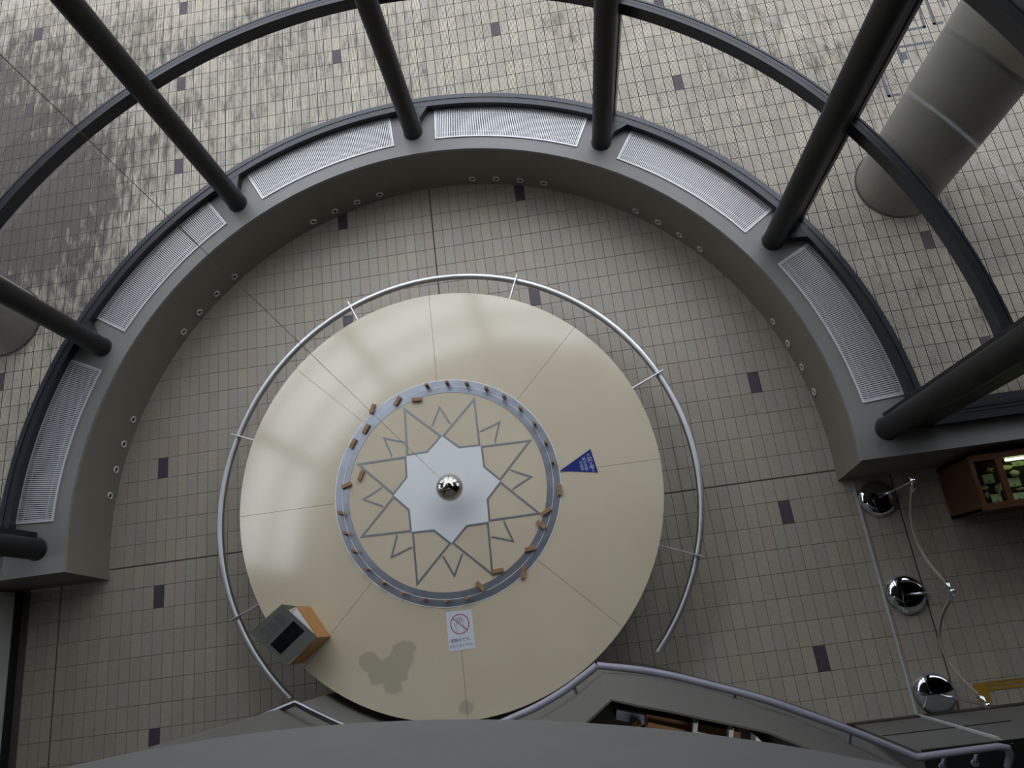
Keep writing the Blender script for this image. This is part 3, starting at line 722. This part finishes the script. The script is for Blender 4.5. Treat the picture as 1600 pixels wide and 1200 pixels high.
text('午前', 0.022, (0.239, 1.128, zb), 98.4, m_pale, bmk, 'lettering', 0.0004)
text('8', 0.056, (0.233, 1.152, zb), 98.4, m_pale, bmk, 'lettering', 0.0004)
text('時', 0.024, (0.229, 1.178, zb), 98.4, m_pale, bmk, 'lettering', 0.0004)
text('30', 0.054, (0.224, 1.212, zb), 98.4, m_pale, bmk, 'lettering', 0.0004, xs=0.85)
text('分', 0.024, (0.218, 1.252, zb), 98.4, m_pale, bmk, 'lettering', 0.0004)
text('開始位置', 0.029, (0.183, 1.182, zb), 98.4, m_pale, bmk, 'lettering', 0.0004)
text('振動の', 0.028, (0.152, 1.170, zb), 98.4, m_pale, bmk, 'lettering', 0.0004)

# ------------------------------------------------------------------ wooden display box on the table edge
bo = thing('display_box', 'orange wooden box with grey sloping plate and black window on table edge', 'display box', (-2.17, 0.14, ZT_))
A_, B_, C_, D_ = (-2.140, 0.355), (-1.985, 0.110), (-2.213, -0.062), (-2.368, 0.183)
MB().prism([A_, B_, C_, D_], ZT_ + 0.0006, 0.985).build('body', m_wood, bo, bevel=0.004)
MB().prism([(-2.147, 0.345), (-1.995, 0.108), (-2.213, -0.052), (-2.358, 0.183)], 0.985, 0.992).build('white_top', m_white, bo)
pc = [Vector((-2.235, 0.377, 1.045)), Vector((-1.985, 0.111, 0.999)), Vector((-2.236, -0.056, 1.0)), Vector((-2.476, 0.205, 1.06))]
pb = MB().add([p for p in pc] + [p - Vector((0, 0, 0.006)) for p in pc], [(0, 1, 2, 3), (7, 6, 5, 4), (0, 4, 5, 1), (1, 5, 6, 2), (2, 6, 7, 3), (3, 7, 4, 0)])
plate = pb.build('plate', m_plate, bo)
def onp(u, v, h=0.0015):
    p = pc[1] + (pc[2] - pc[1]) * u + (pc[0] - pc[1]) * v + (pc[3] - pc[0] - pc[2] + pc[1]) * u * v
    return p + Vector((0, 0, h))
wq = [onp(0.10, 0.27), onp(0.88, 0.24), onp(0.88, 0.53), onp(0.10, 0.58)]
MB().add(wq + [p - Vector((0, 0, 0.003)) for p in wq], [(0, 1, 2, 3), (7, 6, 5, 4), (0, 4, 5, 1), (1, 5, 6, 2), (2, 6, 7, 3), (3, 7, 4, 0)]).build('display_window', m_screen, plate)
ln = MB()
for i in range(5):
    v = 0.64 + i * 0.055
    for u0, u1 in ((0.18, 0.40), (0.44, 0.62), (0.66, 0.86 - 0.05 * (i % 3))):
        q = [onp(u0, v, 0.001), onp(u1, v, 0.001), onp(u1, v + 0.012, 0.001), onp(u0, v + 0.012, 0.001)]
        ln.add(q, [(0, 1, 2, 3)])
ln.build('fine_print', m_ink, plate)
gq = [onp(0.02, 0.90, 0.003), onp(0.02, 1.0, 0.003), onp(0.22, 1.0, 0.003)]
MB().add([Vector((-2.135, 0.350, 1.0)), pc[0] + Vector((0, 0, 0.001)), onp(0.10, 0.84, 0.004)], [(0, 1, 2)]).build('green_flap', pbr('green film', (70, 92, 58), 0.5), bo)

# ------------------------------------------------------------------ rope barrier
POSTS = [(2.639, 0.668), (2.651, -0.136), (2.654, -0.900)]
PN = ['nearest the sill, in shadow', 'in the middle of the row', 'nearest the low wall']
for (x, y), nm in zip(POSTS, PN):
    t = thing('barrier_post', 'chrome rope barrier post with domed base, ' + nm, 'barrier post', (x, y, 0))
    pr = [(0.160, 0.0), (0.160, 0.012), (0.152, 0.022)] + [(0.152 * math.cos(R(a)), 0.022 + 0.05 * math.sin(R(a))) for a in range(10, 80, 10)] + [(0.024, 0.074)]
    MB().lathe((x, y), pr, 48).build('base', m_chrome, t, smooth=40)
    lean = (-0.03, 0.015) if y > 0.5 else (0, 0)
    MB().tube([(x, y, 0.07), (x + lean[0], y + lean[1], 0.78)], 0.011, 14).build('pole', m_chrome, t, smooth=50)
    xx, yy = x + lean[0], y + lean[1]
    MB().lathe((xx, yy), [(0.006, 0.78), (0.018, 0.785), (0.022, 0.80), (0.018, 0.815), (0.004, 0.825)], 20).tube([(xx, yy + 0.03, 0.775), (xx, yy - 0.03, 0.775)], 0.004, 8).build('finial', m_chrome, t, smooth=60)
def rope(name, a, b, sag, side, label):
    a = Vector(a); b = Vector(b); t = thing(name, label, 'rope', tuple(a)); pts = []; N = 60
    for i in range(N + 1):
        s = i / N; p = a.lerp(b, s); w = 4 * s * (1 - s); pts.append(p + Vector((side * w, 0, -sag * w)))
    # three twisted strands
    for k in range(3):
        sp = []
        for i in range(0, N * 3 + 1):
            s = i / (N * 3); f = s * N; j = min(int(f), N - 1); p = pts[j].lerp(pts[j + 1], f - j); tg = (pts[j + 1] - pts[j]).normalized()
            u = tg.cross(Vector((0, 0, 1))).normalized(); v = u.cross(tg); ph = 2 * PI * (k / 3 + s * 24)
            sp.append(p + (u * math.cos(ph) + v * math.sin(ph)) * 0.0065)
        MB().tube(sp, 0.0068, 7).build('strand', m_rope, t, smooth=60)
    for e, q in ((pts[0], pts[3]), (pts[-1], pts[-4])):
        d = (q - e).normalized(); MB().tube([e - d * 0.03, e - d * 0.012, e, e + d * 0.04], [0.004, 0.006, 0.017, 0.017], 12).build('end_cap', m_chrome, t, smooth=50)
rope('barrier_rope', (2.612, 0.64, 0.775), (2.651, -0.096, 0.775), 0.32, 0.03, 'twisted cream rope between the shadowed post and the middle post')
rope('barrier_rope', (2.651, -0.176, 0.775), (2.652, -0.865, 0.775), 0.33, -0.03, 'twisted cream rope between the middle post and the post by the low wall')

# yellow tactile strips on the floor
ys = MB().box(2.97, 4.6, -0.925, -0.905, 0.0005, 0.004).box(2.97, 4.6, -0.895, -0.875, 0.0005, 0.004).box(3.07, 4.6, -0.868, -0.858, 0.0005, 0.004).box(2.965, 3.065, -1.03, -0.862, 0.0002, 0.003).build('tactile_strip', m_yellow)
tag(ys, 'yellow strips stuck on the floor by the low wall at right edge', 'floor tape')

# ------------------------------------------------------------------ lit wooden display case at the right sill
cs = thing('display_case', 'low red-brown wooden glass-topped case with green-lit specimens, by right sill', 'display case', (3.9, 0.63, 0))
X0, X1, Y0, Y1, H = 3.185, 4.75, 0.413, 0.845, 0.55
MB().box(X0, X0 + 0.02, Y0, Y1, 0.02, H - 0.03).box(X1 - 0.02, X1, Y0, Y1, 0.02, H - 0.03).box(X0, X1, Y0, Y0 + 0.02, 0.02, H - 0.03).box(X0, X1, Y1 - 0.02, Y1, 0.02, H - 0.03).build('cabinet', m_redwood, cs)
fr = MB().box(X0, X1, Y0, Y0 + 0.05, H - 0.03, H).box(X0, X1, Y1 - 0.05, Y1, H - 0.03, H).box(X0, X0 + 0.035, Y0 + 0.05, Y1 - 0.05, H - 0.03, H).box(X1 - 0.035, X1, Y0 + 0.05, Y1 - 0.05, H - 0.03, H)
fr.build('top_frame', m_redwood, cs)
for xa in (3.385, 4.10): MB().box(xa, xa + 0.045, Y0 + 0.05, Y1 - 0.05, H - 0.03, H + 0.002).build('glazing_bar', m_redwood, cs)
for a, b in ((X0 + 0.035, 3.385), (3.43, 4.1), (4.145, X1 - 0.035)):
    MB().box(a, b, Y0 + 0.05, Y1 - 0.05, H - 0.018, H - 0.014).build('pane', m_glass, cs)
MB().box(X0 + 0.02, X1 - 0.02, Y0 + 0.02, Y1 - 0.02, 0.36, 0.37).build('lining', m_black, cs)
MB().tube([(3.50, 0.782, 0.485), (4.65, 0.782, 0.485)], 0.010, 10).build('lamp_tube', m_case_lamp, cs, smooth=60)
MB().box(3.46, 4.7, 0.795, 0.822, 0.40, 0.528).build('lamp_housing', m_dark, cs)
ZL = 0.37
def card(x0, y0, x1, y1, lab):
    o = MB().prism([(x0, y0), (x1, y0), (x1, y1), (x0, y1)], ZL, ZL + 0.004).build('label_card', m_card, None, loc=((x0 + x1) / 2, (y0 + y1) / 2, ZL))
    # caption print as fine dark dashes
    MB().box(x0 + 0.035, x0 + 0.05, y0 + 0.008, y0 + 0.018, ZL + 0.004, ZL + 0.005).build('caption_mark', m_ink, o)
    return tag(o, lab, 'label card', 'label cards in the lit case')
card(3.345, 0.630, 3.432, 0.705, 'green-lit label card in left compartment of the case, the upper one')
card(3.362, 0.470, 3.440, 0.540, 'green-lit label card in left compartment of the case, the lower one')
card(3.605, 0.738, 3.700, 0.775, 'green-lit label card right of the glazing bar, the topmost')
card(3.530, 0.580, 3.622, 0.650, 'green-lit label card right of the glazing bar, the middle one')
card(3.530, 0.468, 3.660, 0.528, 'green-lit label card right of the glazing bar, the lowest')
def fan(c, r, n, a0, a1, lab, mat):
    mb = MB(); ctr = (c[0], c[1], ZL + 0.004)
    for i in range(n):
        b0 = R(a0 + (a1 - a0) * i / n); b1 = R(a0 + (a1 - a0) * (i + 0.55) / n); b2 = R(a0 + (a1 - a0) * (i + 1) / n)
        p = [(c[0] + 0.15 * r * math.cos(b0), c[1] + 0.15 * r * math.sin(b0)), (c[0] + r * math.cos(b0), c[1] + r * math.sin(b0)), (c[0] + r * 1.06 * math.cos((b0 + b1) / 2), c[1] + r * 1.06 * math.sin((b0 + b1) / 2)), (c[0] + r * math.cos(b1), c[1] + r * math.sin(b1)), (c[0] + 0.15 * r * math.cos(b2), c[1] + 0.15 * r * math.sin(b2))]
        mb.prism(p, ZL, ZL + 0.010 + 0.004 * (i % 2))
    mb.lathe(c, [(0.2 * r, ZL), (0.2 * r, ZL + 0.014), (0.05 * r, ZL + 0.018)], 12)
    return tag(mb.build('fan_shell', mat, None, loc=(c[0], c[1], ZL)), lab, 'shell')
fan((3.337, 0.585), 0.032, 6, 20, 170, 'small pale fan-shaped shell left of the lower card in the case', m_shell)
fan((3.347, 0.540), 0.026, 5, 100, 260, 'smaller cream fan shell just below the pale fan shell in the case', m_shell)
fan((3.455, 0.575), 0.043, 10, 60, 250, 'ribbed cream scallop shell beside the glazing bar in the case', m_shell)
def blob(name, c, sx, sy, sz, lab, mat, spikes=0.0):
    mb = MB(); seg, rg_ = 18, 10; vs_ = []
    for i in range(rg_ + 1):
        th = PI * i / rg_
        for k in range(seg):
            ph = 2 * PI * k / seg; w = 1 + spikes * math.sin(ph * 5) * math.sin(th) + 0.05 * math.sin(3 * ph + 4 * th)
            vs_.append((c[0] + sx * w * math.sin(th) * math.cos(ph), c[1] + sy * w * math.sin(th) * math.sin(ph), ZL + sz - sz * math.cos(th)))
    mb.add(vs_, [(i * seg + k, i * seg + (k + 1) % seg, (i + 1) * seg + (k + 1) % seg, (i + 1) * seg + k) for i in range(rg_) for k in range(seg)])
    return tag(mb.build(name, mat, None, smooth=60, loc=(c[0], c[1], ZL)), lab, 'specimen')
blob('crab_specimen', (3.405, 0.735), 0.035, 0.022, 0.014, 'yellow crab-like specimen above the upper card, left of the glazing bar', m_coral, 0.35)
blob('whelk_shell', (3.590, 0.680), 0.038, 0.028, 0.02, 'rounded green-lit shell above the middle card', m_shell, 0.1)
blob('flat_shell', (3.535, 0.735), 0.065, 0.022, 0.010, 'long pale flat shell near the lamp in the case', m_shell, 0.05)
blob('coral_piece', (3.61, 0.553), 0.045, 0.012, 0.010, 'yellow brown coral piece above the lowest card', m_coral, 0.25)

# ------------------------------------------------------------------ things stored behind the core wall
zz = 3.10; SC = 0.868
def item(name, poly, z0, z1, mat, lab, cat): poly = [(a * SC, b * SC) for a, b in poly]; return tag(MB().prism(poly, z0, z1).build(name, mat, None, loc=(poly[0][0], poly[0][1], z0)), lab, cat)
item('magazine', [(0.085, -0.432), (0.213, -0.470), (0.203, -0.512), (0.075, -0.474)], zz, zz + 0.10, m_mag, 'blue and white printed magazine lying behind the curved wall, left end', 'magazine')
item('cardboard_sheet', [(0.222, -0.472), (0.65, -0.60), (0.60, -0.80), (0.18, -0.66)], zz, zz + 0.06, m_cardboard, 'brown cardboard sheet lying behind the curved wall', 'cardboard')
item('wooden_ruler', [(0.225, -0.505), (0.41, -0.565), (0.405, -0.585), (0.22, -0.525)], zz + 0.06, zz + 0.075, m_peg, 'pale wooden stick on the cardboard behind the curved wall', 'stick')
rk = thing('wire_rack', 'white rack with two black-tipped prongs behind the curved wall', 'rack', (0.5, -0.6, zz + 0.06))
MB().prism([(0.376, -0.490), (0.531, -0.540), (0.522, -0.61), (0.364, -0.556)], zz + 0.06, zz + 0.10).build('tray', m_paper, rk)
for x, y in ((0.380, -0.474), (0.517, -0.514)):
    MB().obox((x, y), (1, -0.3), 0.009, (0.3, 1), 0.022, zz + 0.06, zz + 0.115).build('prong', m_paper, rk)
    MB().obox((x + 0.003, y + 0.026), (1, -0.3), 0.010, (0.3, 1), 0.010, zz + 0.06, zz + 0.118).build('tip', m_gasket, rk)
item('red_label', [(0.395, -0.56), (0.43, -0.572), (0.425, -0.592), (0.39, -0.58)], zz + 0.06, zz + 0.11, pbr('red label', (190, 50, 40), 0.5), 'small red label at the left end of the white rack', 'label')
item('paper_sheet', [(0.71, -0.615), (0.745, -0.66), (0.80, -0.70), (0.69, -0.68)], zz, zz + 0.10, m_white, 'folded white paper behind the curved wall, right end', 'paper')
g = MB(); random.seed(3)
for i in range(14):
    a = random.uniform(0, 6.28); r = random.uniform(0, 0.022); c = (0.143 + r * math.cos(a), -0.440 + r * math.sin(a))
    g.lathe(c, [(0.001, zz + 0.10), (0.007, zz + 0.106), (0.007, zz + 0.116), (0.001, zz + 0.124)], 8)
tag(g.build('gold_tassel', m_gold, None, smooth=50, loc=(0.165, -0.515, zz + 0.1)), 'small gold bead tassel beside the magazine behind the curved wall', 'ornament')

# ------------------------------------------------------------------ outdoor pillars
for x, y, lab in ((3.67, 3.68, 'thick round concrete pillar outside the glass, upper right'), (-5.60, 3.70, 'thick round concrete pillar outside the glass, left edge')):
    t = thing('concrete_pillar', lab, 'pillar', (x, y, 0))
    MB().lathe((x, y), [(0.385, -0.01), (0.385, 5.0)], 64).build('shaft', pbr('weathered concrete', (122, 118, 108), 0.8, var=0.12, scale=1.5, bump=0.12, bscale=18), t, smooth=40)
    MB().lathe((x, y), [(0.40, -0.005), (0.40, 0.012), (0.386, 0.014)], 64).build('base_joint', m_grout_out, t)
# unseen canopy on both sides, height and reach set to shade terrace and hall
struct(MB().box(3.0, 14, 1.4, 5.2, 5.0, 5.4).build('shade_canopy', m_concrete))
struct(MB().box(-14, -4.95, 1.4, 7.6, 5.0, 5.4).build('shade_canopy.001', m_concrete))

# ------------------------------------------------------------------ ceiling lamps inside
for i, (x, y) in enumerate(((-1.25, -0.9), (-0.35, -0.9))):
    t = thing('ceiling_lamp', 'fluorescent ceiling lamp over the hall, %s one' % ('left' if i == 0 else 'right'), 'lamp', (x, y, 8.0))
    MB().box(x - 0.09, x + 0.09, y - 0.62, y + 0.62, 7.93, 8.0).build('housing', m_white, t)
    MB().tube([(x, y - 0.58, 7.90), (x, y + 0.58, 7.90)], 0.02, 10).build('tube', m_tube_lamp, t, smooth=60)
